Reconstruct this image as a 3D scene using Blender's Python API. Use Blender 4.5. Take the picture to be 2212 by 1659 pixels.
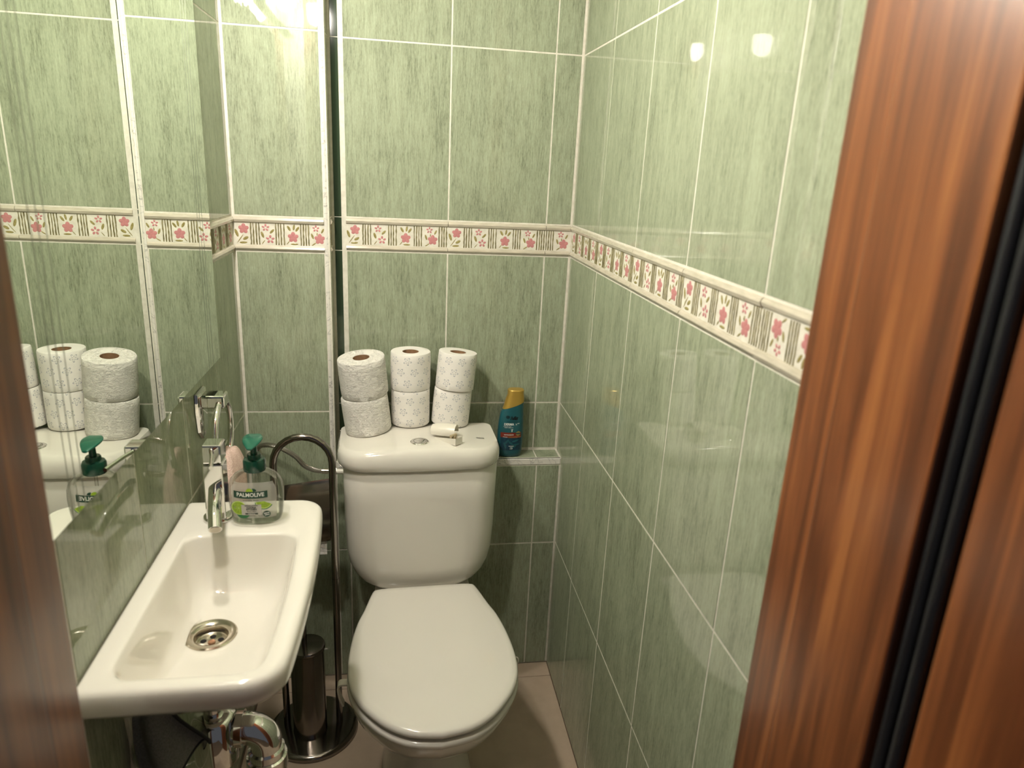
import bpy, bmesh, math, random
from mathutils import Vector, Matrix
random.seed(7)
PI = math.pi
R = math.radians
scene = bpy.context.scene
COL = scene.collection
for o in list(bpy.data.objects):
    bpy.data.objects.remove(o, do_unlink=True)

# ------------------------------------------------------------------ camera
cam_d = bpy.data.cameras.new('camera')
cam = bpy.data.objects.new('camera', cam_d)
COL.objects.link(cam)
r_ = Vector((0.98722716, -0.15205246, 0.04756673))
u_ = Vector((-0.00023035, 0.29720019, 0.95481516))
f_ = Vector((0.15931883, 0.94263042, -0.29336907))
M = Matrix(((r_.x, u_.x, -f_.x, -0.44507), (r_.y, u_.y, -f_.y, -1.81869), (r_.z, u_.z, -f_.z, 1.42839), (0, 0, 0, 1)))
cam.matrix_world = M
cam_d.sensor_fit = 'HORIZONTAL'
cam_d.sensor_width = 36.0
cam_d.lens = 1522.4 / 2212 * 36.0
cam_d.clip_start = 0.02
cam_d.dof.use_dof = True
cam_d.dof.focus_distance = 1.62
cam_d.dof.aperture_fstop = 4.2
scene.camera = cam

# ------------------------------------------------------------------ world, exposure
w = bpy.data.worlds.new('dim_hallway')
scene.world = w
w.use_nodes = True
w.node_tree.nodes['Background'].inputs[0].default_value = (0.58, 0.60, 0.66, 1)
w.node_tree.nodes['Background'].inputs[1].default_value = 0.11
scene.view_settings.view_transform = 'Standard'
scene.view_settings.look = 'None'
scene.view_settings.gamma = 1
scene.view_settings.use_curve_mapping = False
scene.view_settings.exposure = 0.12
LAMP_POWER = 525.0
LAMP_COL = (1.0, 0.94, 0.835)

# ------------------------------------------------------------------ layout (metres; x right, y into the room, z up)
W = -0.826            # left wall face
LEDGE = -0.065        # lower back wall and pipe column face
XC = -0.606           # corner of the pipe column
P = 0.252             # tile pitch
CUT = -0.069          # first joint on the back wall
ROWS = [0.0, 0.408, 0.809, 1.211]
BAND = (1.211, 1.2925)
UPPER = [1.2925, 1.695, 2.097, 2.42]
CEIL = 2.42
SHELF = 0.669
FRONT = -1.19
ZS = 0.815            # washbasin rim

# ------------------------------------------------------------------ materials
def mat(name, col=(.8, .8, .8), rough=.5, metal=0.0, spec=.5, coat=0.0, coat_rough=.03, emit=None, es=0):
    m = bpy.data.materials.new(name)
    m.use_nodes = True
    b = m.node_tree.nodes['Principled BSDF']
    b.inputs['Base Color'].default_value = (*col, 1)
    b.inputs['Roughness'].default_value = rough
    b.inputs['Metallic'].default_value = metal
    b.inputs['Specular IOR Level'].default_value = spec
    b.inputs['Coat Weight'].default_value = coat
    b.inputs['Coat Roughness'].default_value = coat_rough
    if emit:
        b.inputs['Emission Color'].default_value = (*emit, 1)
        b.inputs['Emission Strength'].default_value = es
    return m

class N:
    """tiny node helper"""
    def __init__(s, m):
        s.m = m; s.t = m.node_tree; s.b = s.t.nodes['Principled BSDF']
    def n(s, typ, **kw):
        nd = s.t.nodes.new(typ)
        for k, v in kw.items():
            if k in nd.bl_rna.properties: setattr(nd, k, v)
            else: s.put(nd.inputs[k], v)
        return nd
    def put(s, sock, v):
        if isinstance(v, bpy.types.NodeSocket): s.t.links.new(v, sock)
        else: sock.default_value = v
    def math(s, op, a, b=0.0, c=None):
        nd = s.t.nodes.new('ShaderNodeMath'); nd.operation = op
        s.put(nd.inputs[0], a); s.put(nd.inputs[1], b)
        if c is not None: s.put(nd.inputs[2], c)
        return nd.outputs[0]
    def vmath(s, op, a, b):
        nd = s.t.nodes.new('ShaderNodeVectorMath'); nd.operation = op
        s.put(nd.inputs[0], a); s.put(nd.inputs[1], b)
        return nd.outputs[0]
    def noise(s, vec, scale, detail=4, rough=.55, dist=0):
        nd = s.t.nodes.new('ShaderNodeTexNoise')
        s.put(nd.inputs['Vector'], vec); nd.inputs['Scale'].default_value = scale
        nd.inputs['Detail'].default_value = detail; nd.inputs['Roughness'].default_value = rough
        nd.inputs['Distortion'].default_value = dist
        return nd.outputs['Fac']
    def ramp(s, fac, stops):
        nd = s.t.nodes.new('ShaderNodeValToRGB')
        e = nd.color_ramp.elements
        while len(e) < len(stops): e.new(.5)
        for el, (p, c) in zip(e, stops):
            el.position = p; el.color = (*c, 1)
        s.put(nd.inputs[0], fac)
        return nd.outputs[0]
    def mix(s, fac, a, b):
        nd = s.t.nodes.new('ShaderNodeMix'); nd.data_type = 'RGBA'
        s.put(nd.inputs[0], fac); s.put(nd.inputs[6], a); s.put(nd.inputs[7], b)
        return nd.outputs[2]
    def bump(s, h, strength=.2, dist=.001):
        nd = s.t.nodes.new('ShaderNodeBump')
        nd.inputs['Strength'].default_value = strength; nd.inputs['Distance'].default_value = dist
        s.put(nd.inputs['Height'], h)
        s.t.links.new(nd.outputs[0], s.b.inputs['Normal'])
    def pos(s): return s.n('ShaderNodeNewGeometry').outputs['Position']
    def obj(s): return s.n('ShaderNodeTexCoord').outputs['Object']
    def rnd(s): return s.n('ShaderNodeObjectInfo').outputs['Random']

def tile_material():
    m = mat('green_glazed_tile', rough=.022, spec=.5); k = N(m)
    off = k.n('ShaderNodeCombineXYZ', X=k.math('MULTIPLY', k.rnd(), 37.0), Y=k.math('MULTIPLY', k.rnd(), 91.0), Z=k.math('MULTIPLY', k.rnd(), 13.0)).outputs[0]
    p = k.vmath('ADD', k.pos(), off)
    streak = k.noise(k.vmath('MULTIPLY', p, (1, 1, .10)), 330, 4, .60)
    broad = k.noise(k.vmath('MULTIPLY', p, (1, 1, .14)), 38, 3, .5)
    fine = k.noise(k.vmath('MULTIPLY', p, (1, 1, .22)), 620, 2, .6)
    cloud = k.noise(p, 9, 2, .5)
    v = k.math('ADD', k.math('MULTIPLY', streak, .44), k.math('MULTIPLY', broad, .22))
    v = k.math('ADD', v, k.math('MULTIPLY', fine, .24))
    v = k.math('ADD', v, k.math('MULTIPLY', cloud, .10))
    c = k.ramp(v, [(.34, (.130, .146, .094)), (.42, (.228, .254, .172)), (.50, (.298, .334, .230)), (.58, (.345, .384, .268)), (.70, (.43, .47, .335))])
    k.put(k.b.inputs['Base Color'], c)
    wav = k.noise(k.pos(), 14, 2, .4)
    orange = k.noise(k.pos(), 330, 1, .4)
    k.bump(k.math('ADD', k.math('MULTIPLY', wav, 1.0), k.math('MULTIPLY', orange, .02)), .07, .0022)
    return m

def noise_mat(name, c1, c2, scale, rough, bump=0, stretch=(1, 1, 1), **kw):
    m = mat(name, c1, rough, **kw); k = N(m)
    f = k.noise(k.vmath('MULTIPLY', k.pos(), stretch), scale, 4, .6)
    k.put(k.b.inputs['Base Color'], k.ramp(f, [(.35, c1), (.65, c2)]))
    if bump: k.bump(f, bump, .001)
    return m

def wood_material():
    m = mat('varnished_mahogany', rough=.30, spec=.5, coat=.35, coat_rough=.18); k = N(m)
    p = k.vmath('ADD', k.obj(), k.n('ShaderNodeCombineXYZ', X=k.math('MULTIPLY', k.rnd(), 5.0), Y=k.math('MULTIPLY', k.rnd(), 9.0), Z=0.0).outputs[0])
    ribbon = k.noise(k.vmath('MULTIPLY', p, (1, 1, .055)), 34, 3, .5, .6)
    pore = k.noise(k.vmath('MULTIPLY', p, (1, 1, .02)), 420, 3, .6)
    v = k.math('ADD', k.math('MULTIPLY', ribbon, .8), k.math('MULTIPLY', pore, .2))
    c = k.ramp(v, [(.34, (.066, .019, .007)), (.47, (.142, .043, .014)), (.56, (.225, .072, .022)), (.68, (.34, .122, .036))])
    k.put(k.b.inputs['Base Color'], c)
    k.bump(pore, .05, .0005)
    return m

def roll_material(printed):
    m = mat('printed_tissue' if printed else 'plain_tissue', (.83, .80, .74), .95, spec=.1); k = N(m)
    uv = k.n('ShaderNodeTexCoord').outputs['UV']
    sep = k.n('ShaderNodeSeparateXYZ', Vector=uv)
    U, V = sep.outputs[0], sep.outputs[1]
    wr = k.noise(k.vmath('MULTIPLY', k.pos(), (1, 1, 1.6)), 55, 4, .6, 1.2)
    h = wr
    if printed:
        cu, cv = 9.0, 3.3
        y = k.math('ADD', k.math('MULTIPLY', V, cv), k.math('MULTIPLY', k.rnd(), 1.0))
        row = k.math('FLOOR', y)
        x = k.math('ADD', k.math('MULTIPLY', U, cu), k.math('MULTIPLY', row, .5))
        x = k.math('ADD', x, k.rnd())
        fx = k.math('SUBTRACT', k.math('FRACT', x), .5)
        fy = k.math('SUBTRACT', k.math('FRACT', y), .5)
        mx = k.math('MULTIPLY', fx, .0356); my = k.math('MULTIPLY', fy, .0300)
        rr = k.math('SQRT', k.math('ADD', k.math('MULTIPLY', mx, mx), k.math('MULTIPLY', my, my)))
        th = k.math('ARCTAN2', my, mx)
        lob = k.math('COSINE', k.math('ADD', k.math('MULTIPLY', th, 5.0), .9))
        # sharpened lobes so the outline reads as a small five-petalled flower
        lob = k.math('MULTIPLY', k.math('SIGN', lob), k.math('POWER', k.math('ABSOLUTE', lob), .7))
        tgt = k.math('ADD', .0066, k.math('MULTIPLY', lob, .0032))
        d = k.math('ABSOLUTE', k.math('SUBTRACT', rr, tgt))
        line = k.n('ShaderNodeMapRange', **{'Value': d, 'From Min': .00055, 'From Max': .00125, 'To Min': 1.0, 'To Max': 0.0}).outputs[0]
        side = k.n('ShaderNodeSeparateXYZ', Vector=k.n('ShaderNodeNewGeometry').outputs['Normal']).outputs[2]
        mask = k.math('LESS_THAN', k.math('ABSOLUTE', side), .5)
        line = k.math('MULTIPLY', line, mask)
        k.put(k.b.inputs['Base Color'], k.mix(k.math('MULTIPLY', line, .8), (.83, .80, .75, 1), (.30, .33, .40, 1)))
        h = k.math('SUBTRACT', k.math('MULTIPLY', wr, .7), k.math('MULTIPLY', line, .5))
    else:
        wave = k.noise(k.vmath('MULTIPLY', k.pos(), (.45, .45, 1.5)), 90, 3, .55, 2.5)
        ridge = k.math('ABSOLUTE', k.math('SUBTRACT', wave, .5))
        rg = k.n('ShaderNodeMapRange', **{'Value': ridge, 'From Min': 0.0, 'From Max': .035, 'To Min': 1.0, 'To Max': 0.0}).outputs[0]
        h = k.math('ADD', wr, k.math('MULTIPLY', rg, .5))
    k.bump(h, .55 if printed else .9, .0022)
    return m

def trim_material():
    m = mat('marbled_trim', rough=.25); k = N(m)
    f = k.noise(k.pos(), 16, 3, .55, 2.5)
    d = k.math('ABSOLUTE', k.math('SUBTRACT', f, .52))
    c = k.ramp(d, [(.0, (.36, .35, .32)), (.008, (.58, .56, .51)), (.03, (.74, .71, .65))])
    k.put(k.b.inputs['Base Color'], c)
    return m

def braided():
    m = mat('braided_steel', (.62, .58, .52), .28, .95); k = N(m)
    wv = k.n('ShaderNodeTexWave', Scale=190.0, Distortion=1.0, Vector=k.obj())
    wv.bands_direction = 'DIAGONAL'
    k.bump(wv.outputs['Fac'], .8, .0008)
    k.put(k.b.inputs['Base Color'], k.mix(wv.outputs['Fac'], (.22, .20, .18, 1), (.75, .71, .64, 1)))
    return m

def terry(name, c1, c2):
    m = mat(name, c1, .98, spec=.05); k = N(m)
    f = k.noise(k.pos(), 420, 3, .7)
    k.put(k.b.inputs['Base Color'], k.ramp(f, [(.35, c1), (.62, c2)]))
    k.bump(f, .9, .003)
    return m

def clear_plastic(name, tint, gloss_rough=.04, ior=1.5):
    m = bpy.data.materials.new(name); m.use_nodes = True
    t = m.node_tree; t.nodes.clear()
    out = t.nodes.new('ShaderNodeOutputMaterial'); mx = t.nodes.new('ShaderNodeMixShader')
    tr = t.nodes.new('ShaderNodeBsdfTransparent'); gl = t.nodes.new('ShaderNodeBsdfGlossy'); fr = t.nodes.new('ShaderNodeFresnel')
    tr.inputs[0].default_value = (*tint, 1); gl.inputs['Roughness'].default_value = gloss_rough; fr.inputs[0].default_value = ior
    mu = t.nodes.new('ShaderNodeMath'); mu.operation = 'MULTIPLY'; mu.inputs[1].default_value = .55; t.links.new(fr.outputs[0], mu.inputs[0]); t.links.new(mu.outputs[0], mx.inputs[0]); t.links.new(tr.outputs[0], mx.inputs[1]); t.links.new(gl.outputs[0], mx.inputs[2])
    t.links.new(mx.outputs[0], out.inputs[0])
    return m

def film(name, col, alpha, rough=.3):
    m = mat(name, col, rough); m.node_tree.nodes['Principled BSDF'].inputs['Alpha'].default_value = alpha
    return m

T = dict(
    tile=tile_material(),
    strip=mat('shaded_green_glaze', (.035, .055, .030), .06),  # green glaze darkened to include the shade beside the column
    grout=noise_mat('cream_grout', (.62, .59, .50), (.74, .71, .62), 60, .8),
    border=noise_mat('cream_border_glaze', (.47, .43, .34), (.58, .53, .43), 30, .18, stretch=(1, 1, 6)),
    panel=noise_mat('ivory_border_panel', (.66, .61, .52), (.74, .69, .60), 60, .25),
    pink=mat('pink_petal_glaze', (.52, .22, .22), .25),
    olive=noise_mat('olive_glaze', (.24, .20, .07), (.36, .31, .13), 300, .25),
    olive2=noise_mat('brushed_olive_stripe', (.10, .085, .03), (.34, .30, .17), 260, .25, stretch=(1, 1, .25)),
    floor=noise_mat('beige_floor_tile', (.50, .39, .29), (.57, .45, .34), 14, .28),
    floor_joint=mat('brown_floor_joint', (.16, .11, .07), .8),
    plaster=mat('white_ceiling_paint', (.80, .78, .72), .8),
    wood=wood_material(),
    seal=mat('black_rubber_seal', (.010, .010, .012), .35),
    porcelain=mat('white_porcelain', (.80, .765, .69), .10, coat=.6, coat_rough=.03),
    seatpl=mat('white_seat_plastic', (.78, .745, .675), .16, coat=.3, coat_rough=.05),
    chrome=mat('polished_chrome', (.80, .79, .77), .05, 1.0),
    nickel=mat('dark_steel', (.27, .245, .225), .13, 1.0),
    brass=mat('drain_steel', (.60, .55, .46), .16, 1.0),
    hole=mat('dark_drain_hole', (.008, .006, .006), .9),
    screw=mat('copper_screw', (.55, .30, .20), .25, 1.0),
    mirror=mat('silvered_mirror', (.86, .90, .84), .006, 1.0),
    glass_edge=mat('green_glass_edge', (.03, .07, .05), .15),
    groove=mat('engraved_groove', (.30, .33, .26), .3, .8),
    trim=trim_material(),
    print_roll=roll_material(True), plain_roll=roll_material(False),
    card=noise_mat('brown_cardboard', (.24, .13, .06), (.30, .17, .09), 80, .9),
    wplastic=mat('white_plastic', (.80, .76, .66), .30),
    yellowing=mat('yellowed_plastic', (.46, .38, .24), .45),
    hose=braided(),
    terry=terry('pink_terry', (.66, .44, .37), (.84, .66, .58)),
    cloth=terry('charcoal_microfibre', (.17, .17, .155), (.25, .25, .23)),
    hem=mat('black_hem', (.008, .008, .009), .8),
    bottle=clear_plastic('clear_bottle_plastic', (.965, .965, .95)),
    soap=clear_plastic('clear_liquid_soap', (.90, .91, .88), .02, 1.33),
    pump=mat('dark_green_pump', (.004, .050, .030), .22, coat=.3),
    pump2=mat('bright_green_pump', (.006, .100, .062), .20, .15, coat=.4),
    film=film('grey_label_film', (.62, .60, .55), .45),
    lgreen=mat('label_green', (.004, .050, .026), .4),
    lwhite=mat('label_white', (.80, .80, .76), .4),
    lbox=mat('label_pale_grey', (.50, .48, .44), .4),
    lime=noise_mat('lime_flesh', (.22, .38, .012), (.36, .52, .03), 240, .4),
    limer=mat('lime_rind', (.58, .75, .20), .4),
    leaf=mat('leaf_green', (.02, .16, .05), .4),
    dtext=mat('label_dark_print', (.03, .04, .03), .5),
    teal=noise_mat('teal_shampoo_plastic', (.010, .082, .100), (.014, .098, .118), 8, .30, coat=.2),
    navy=noise_mat('navy_label_print', (.006, .030, .055), (.010, .052, .085), 130, .35),
    red=mat('dark_red_print', (.19, .022, .012), .35),
    copper=mat('copper_foil_print', (.60, .22, .11), .22, .7),
    gold=mat('gold_cap_plastic', (.56, .36, .075), .28, .45),
    goldp=mat('gold_print', (.34, .26, .09), .35, .3),
    enamel=mat('white_enamel', (.75, .74, .70), .55),
    black=mat('black_print', (.004, .004, .006), .4),
    glow=mat('lit_frosted_glass', (.9, .9, .85), .4, emit=LAMP_COL, es=LAMP_POWER),
)

# ------------------------------------------------------------------ mesh helpers
def mesh_obj(name, verts, faces, m, parent=None, smooth=40, local=False, mats=None, fmat=None):
    me = bpy.data.meshes.new(name)
    if parent is not None and not local:
        L = Vector((0, 0, 0)); q = parent
        while q is not None: L = L + q.location; q = q.parent
        verts = [(v[0] - L[0], v[1] - L[1], v[2] - L[2]) for v in verts]
    me.from_pydata([tuple(v) for v in verts], [], faces)
    bm = bmesh.new(); bm.from_mesh(me)
    bmesh.ops.recalc_face_normals(bm, faces=bm.faces)
    bm.to_mesh(me); bm.free()
    for mm in (mats or [m]): me.materials.append(mm)
    if fmat:
        for pgn, i in zip(me.polygons, fmat): pgn.material_index = i
    if smooth:
        me.polygons.foreach_set('use_smooth', [True] * len(me.polygons))
        me.set_sharp_from_angle(angle=R(smooth))
    me.update()
    o = bpy.data.objects.new(name, me)
    COL.objects.link(o)
    if parent is not None: o.parent = parent
    return o

def thing(name, label, cat, loc, group=None, rz=0):
    o = bpy.data.objects.new(name, None); COL.objects.link(o)
    o.location = loc; o.rotation_euler = (0, 0, rz); o.empty_display_size = .05
    o['label'] = label; o['category'] = cat
    if group: o['group'] = group
    return o

def tag(o, label, cat, group=None):
    o['label'] = label; o['category'] = cat
    if group: o['group'] = group
    return o

def struct(o, label=None):
    o['kind'] = 'structure'
    if label: o['label'] = label
    return o

def sub(o, l=1):
    md = o.modifiers.new('smooth', 'SUBSURF'); md.levels = l; md.render_levels = l
    return o

def box_vf(x0, x1, y0, y1, z0, z1, bev=0.0, seg=1):
    bm = bmesh.new()
    bmesh.ops.create_cube(bm, size=1)
    for v in bm.verts:
        v.co = Vector(((x0 + x1) / 2 + v.co.x * (x1 - x0), (y0 + y1) / 2 + v.co.y * (y1 - y0), (z0 + z1) / 2 + v.co.z * (z1 - z0)))
    if bev: bmesh.ops.bevel(bm, geom=list(bm.edges), offset=bev, segments=seg, profile=.5, affect='EDGES')
    bm.verts.index_update()
    vs = [tuple(v.co) for v in bm.verts]; fs = [[v.index for v in f.verts] for f in bm.faces]
    bm.free()
    return vs, fs

def box(name, x0, x1, y0, y1, z0, z1, m, parent=None, bev=0.0, seg=1, **kw):
    v, f = box_vf(x0, x1, y0, y1, z0, z1, bev, seg)
    kw.setdefault('smooth', 0)
    return mesh_obj(name, v, f, m, parent, **kw)

def join_vf(*parts):
    V, F = [], []
    for v, f in parts:
        n = len(V); V += list(v); F += [[i + n for i in q] for q in f]
    return V, F

def loft_vf(rings, cap0=True, cap1=True, closed=True, wrap=False):
    n = len(rings[0]); V = [p for r in rings for p in r]; F = []
    k = len(rings)
    for i in range(k if wrap else k - 1):
        a = i * n; b = ((i + 1) % k) * n
        for j in range(n if closed else n - 1):
            j2 = (j + 1) % n
            F.append([a + j, a + j2, b + j2, b + j])
    if cap0 and not wrap: F.append(list(range(n))[::-1])
    if cap1 and not wrap: F.append([(k - 1) * n + j for j in range(n)])
    return V, F

def loft(name, rings, m, parent=None, cap0=True, cap1=True, closed=True, wrap=False, **kw):
    v, f = loft_vf(rings, cap0, cap1, closed, wrap)
    return mesh_obj(name, v, f, m, parent, **kw)

def ring_xy(cx, cy, z, r, n=32, ry=None):
    ry = r if ry is None else ry
    return [(cx + r * math.cos(2 * PI * i / n), cy + ry * math.sin(2 * PI * i / n), z) for i in range(n)]

def lathe(name, prof, c, m, parent=None, n=36, cap0=True, cap1=True, **kw):
    return loft(name, [ring_xy(c[0], c[1], c[2] + z, max(r, 1e-5), n) for r, z in prof], m, parent, cap0, cap1, **kw)

def tube_vf(path, rad, n=14, caps=True):
    path = [Vector(p) for p in path]; k = len(path)
    rads = rad if isinstance(rad, (list, tuple)) else [rad] * k
    tang = []
    for i in range(k):
        a = path[max(i - 1, 0)]; b = path[min(i + 1, k - 1)]
        tang.append((b - a).normalized())
    nrm = tang[0].orthogonal().normalized()
    rings = []
    for i in range(k):
        t = tang[i]
        nrm = (nrm - t * nrm.dot(t)).normalized()
        bi = t.cross(nrm)
        rings.append([tuple(path[i] + (nrm * math.cos(2 * PI * j / n) + bi * math.sin(2 * PI * j / n)) * rads[i]) for j in range(n)])
    return loft_vf(rings, caps, caps)

def tube(name, path, rad, m, parent=None, n=14, caps=True, **kw):
    v, f = tube_vf(path, rad, n, caps)
    return mesh_obj(name, v, f, m, parent, **kw)

def spline(pts, per=8):
    pts = [Vector(p) for p in pts]; out = []
    for i in range(len(pts) - 1):
        p0 = pts[max(i - 1, 0)]; p1 = pts[i]; p2 = pts[i + 1]; p3 = pts[min(i + 2, len(pts) - 1)]
        for j in range(per):
            t = j / per
            out.append(0.5 * ((2 * p1) + (p2 - p0) * t + (2 * p0 - 5 * p1 + 4 * p2 - p3) * t * t + (3 * p1 - p0 - 3 * p2 + p3) * t ** 3))
    out.append(pts[-1])
    return out

def text_mesh(s, size, bold=0.0, shear=0.0, space=1.0):
    c = bpy.data.curves.new('t', 'FONT'); c.body = s; c.size = size; c.align_x = 'CENTER'; c.align_y = 'CENTER'
    c.offset = bold; c.shear = shear; c.space_character = space; c.resolution_u = 3
    o = bpy.data.objects.new('t', c); COL.objects.link(o)
    dg = bpy.context.evaluated_depsgraph_get()
    me = bpy.data.meshes.new_from_object(o.evaluated_get(dg))
    v = [tuple(x.co) for x in me.vertices]; f = [list(q.vertices) for q in me.polygons]
    bpy.data.objects.remove(o); bpy.data.curves.remove(c); bpy.data.meshes.remove(me)
    return v, f

# ------------------------------------------------------------------ tiles
_tiles = {}
def tile_mesh(wd, ht, m, key='tile', th=.008, bev=.0006):
    k = (key, round(wd, 4), round(ht, 4))
    if k not in _tiles:
        v, f = box_vf(-wd / 2, wd / 2, 0, th, -ht / 2, ht / 2, bev, 1)
        me = bpy.data.meshes.new(key); me.from_pydata(v, [], f); me.materials.append(m)
        _tiles[k] = me
    return _tiles[k]

class Wall:
    """plane frame: back: u = x ; right: u = -y ; left: u = y"""
    def __init__(s, kind, face):
        s.kind = kind; s.face = face
        s.rz = {'back': 0, 'right': -PI / 2, 'left': PI / 2, 'side': PI / 2}[kind]
    def at(s, u, z, out=0.0):
        if s.kind == 'back': return (u, s.face - out, z)
        if s.kind == 'right': return (s.face - out, -u, z)
        return (s.face + out, u, z)

def tile(parent, wall, u0, u1, z0, z1, j=.0019, name='tile'):
    wd = u1 - u0 - 2 * j; ht = z1 - z0 - 2 * j
    if wd < .004 or ht < .004: return None
    o = bpy.data.objects.new(name, tile_mesh(wd, ht, T['tile']))
    COL.objects.link(o); o.parent = parent
    o.location = wall.at((u0 + u1) / 2, (z0 + z1) / 2, random.uniform(0, .0004))
    o.rotation_euler = (random.uniform(-.0012, .0012), 0, wall.rz + random.uniform(-.0012, .0012))
    return o

def tile_field(parent, wall, us, rows):
    for z0, z1 in rows:
        for u0, u1 in zip(us[:-1], us[1:]): tile(parent, wall, u0, u1, z0, z1)

# border tile: ivory panel between two half-round ridges, flower and stripe reliefs on it
BH = BAND[1] - BAND[0]
def border_mesh(wd):
    k = ('border', round(wd, 4))
    if k not in _tiles:
        h = BH - .003
        prof = [(.008, 0), (0.001, 0), (-.0030, .002), (-.0048, .006), (-.0032, .0105), (.0000, .0122), (.0006, .0132), (.0006, h - .0150), (.0000, h - .0140), (-.0034, h - .0122), (-.0054, h - .007), (-.0034, h - .002), (.001, h), (.008, h)]
        rings = [[(-wd / 2, y, z - h / 2) for y, z in prof], [(wd / 2, y, z - h / 2) for y, z in prof]]
        v, f = loft_vf(rings, True, True, True)
        me = bpy.data.meshes.new('border_tile'); me.from_pydata(v, [], f)
        bm = bmesh.new(); bm.from_mesh(me); bmesh.ops.recalc_face_normals(bm, faces=bm.faces); bm.to_mesh(me); bm.free()
        me.materials.append(T['border']); me.materials.append(T['panel'])
        me.polygons[6].material_index = 1
        me.polygons.foreach_set('use_smooth', [True] * len(me.polygons)); me.set_sharp_from_angle(angle=R(40))
        _tiles[k] = me
    return _tiles[k]

def leaf_vf(cx, cz, a, b, ang, h=.0010, n=10):
    V = [(cx, -h, cz)]; ca, sa = math.cos(ang), math.sin(ang)
    for i in range(n):
        t = 2 * PI * i / n
        x, z = a * math.cos(t), b * math.sin(t)
        V.append((cx + x * ca - z * sa, .0004, cz + x * sa + z * ca))
    return V, [[0, 1 + i, 1 + (i + 1) % n] for i in range(n)]

def flower_vf(cx, cz, r, solid, rot=.3):
    ps = []
    for i in range(5):
        a = rot + 2 * PI * i / 5
        d = r * (.52 if solid else .62)
        ps.append(leaf_vf(cx + d * math.cos(a), cz + d * math.sin(a), r * (.50 if solid else .38), r * (.40 if solid else .27), a))
    if solid: ps.append(leaf_vf(cx, cz, r * .4, r * .4, 0, .0006))
    return join_vf(*ps)

def motif_mesh(i):
    k = ('motif', i)
    if k in _tiles: return _tiles[k]
    mm = .00128
    if i == 0:
        pk = [flower_vf(2.5 * mm, 9 * mm, 9.4 * mm, True)]
        gr = [leaf_vf(-10 * mm, 1 * mm, 7.5 * mm, 2.6 * mm, 1.9), leaf_vf(5.5 * mm, -8 * mm, 5.5 * mm, 2.7 * mm, .5), leaf_vf(1 * mm, -16 * mm, 7 * mm, 2 * mm, .05), leaf_vf(-4 * mm, -9 * mm, 10 * mm, .8 * mm, .95)]
    elif i == 1:
        pk = [flower_vf(-3 * mm, 12 * mm, 7 * mm, False), flower_vf(4.5 * mm, -9 * mm, 8 * mm, False)]
        gr = [leaf_vf(8 * mm, 5.5 * mm, 5.5 * mm, 2.2 * mm, .8), leaf_vf(-9 * mm, -1 * mm, 6 * mm, 2.4 * mm, 1.9), leaf_vf(-8 * mm, -14.5 * mm, 5 * mm, .8 * mm, .9)]
    elif i == 2:
        pk = [flower_vf(1 * mm, -4 * mm, 9.8 * mm, True)]
        gr = [leaf_vf(-6 * mm, 12 * mm, 5.5 * mm, 2.3 * mm, 2.1), leaf_vf(3 * mm, 14 * mm, 5.5 * mm, 2 * mm, 1.4), leaf_vf(9 * mm, 11 * mm, 5.5 * mm, 2.2 * mm, .95), leaf_vf(3 * mm, -16.5 * mm, 7 * mm, 1.7 * mm, .0), leaf_vf(-8 * mm, -14 * mm, 4.5 * mm, .8 * mm, .9)]
    else:
        pk = [flower_vf(-2 * mm, 13 * mm, 6.5 * mm, False), flower_vf(4.5 * mm, -6 * mm, 9.8 * mm, True)]
        gr = [leaf_vf(10 * mm, 9 * mm, 5 * mm, 1.8 * mm, 1.1), leaf_vf(-8.5 * mm, -1 * mm, 5.5 * mm, 2 * mm, 1.9), leaf_vf(-6 * mm, -15.5 * mm, 5 * mm, 1.2 * mm, .6), leaf_vf(0, 3 * mm, 3 * mm, 1 * mm, 1.5)]
    v1, f1 = join_vf(*pk); v2, f2 = join_vf(*gr)
    v, f = join_vf((v1, f1), (v2, f2))
    me = bpy.data.meshes.new('flower_motif'); me.from_pydata(v, [], f)
    me.materials.append(T['pink']); me.materials.append(T['olive'])
    for q in me.polygons: q.material_index = 0 if q.index < len(f1) else 1
    me.polygons.foreach_set('use_smooth', [True] * len(me.polygons))
    _tiles[k] = me
    return me

def stripe_mesh(i):
    k = ('stripe', i)
    if k in _tiles: return _tiles[k]
    rn = random.Random(40 + i); parts = []
    for s in range(4):
        cx = (-9 + 6 * s + rn.uniform(-.5, .5)) * .001
        ring = []
        for q in range(8):
            z = (-25 + 50 * q / 7 + .8) * .001
            wv = rn.uniform(1.0, 2.0) * .001; dx = rn.uniform(-.4, .4) * .001
            ring.append([(cx + dx - wv, .0004, z), (cx + dx, -.0008, z), (cx + dx + wv, .0004, z)])
        parts.append(loft_vf(ring, False, False, False))
    v, f = join_vf(*parts)
    me = bpy.data.meshes.new('stripe_motif'); me.from_pydata(v, [], f); me.materials.append(T['olive2'])
    me.polygons.foreach_set('use_smooth', [True] * len(me.polygons))
    _tiles[k] = me
    return me

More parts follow.
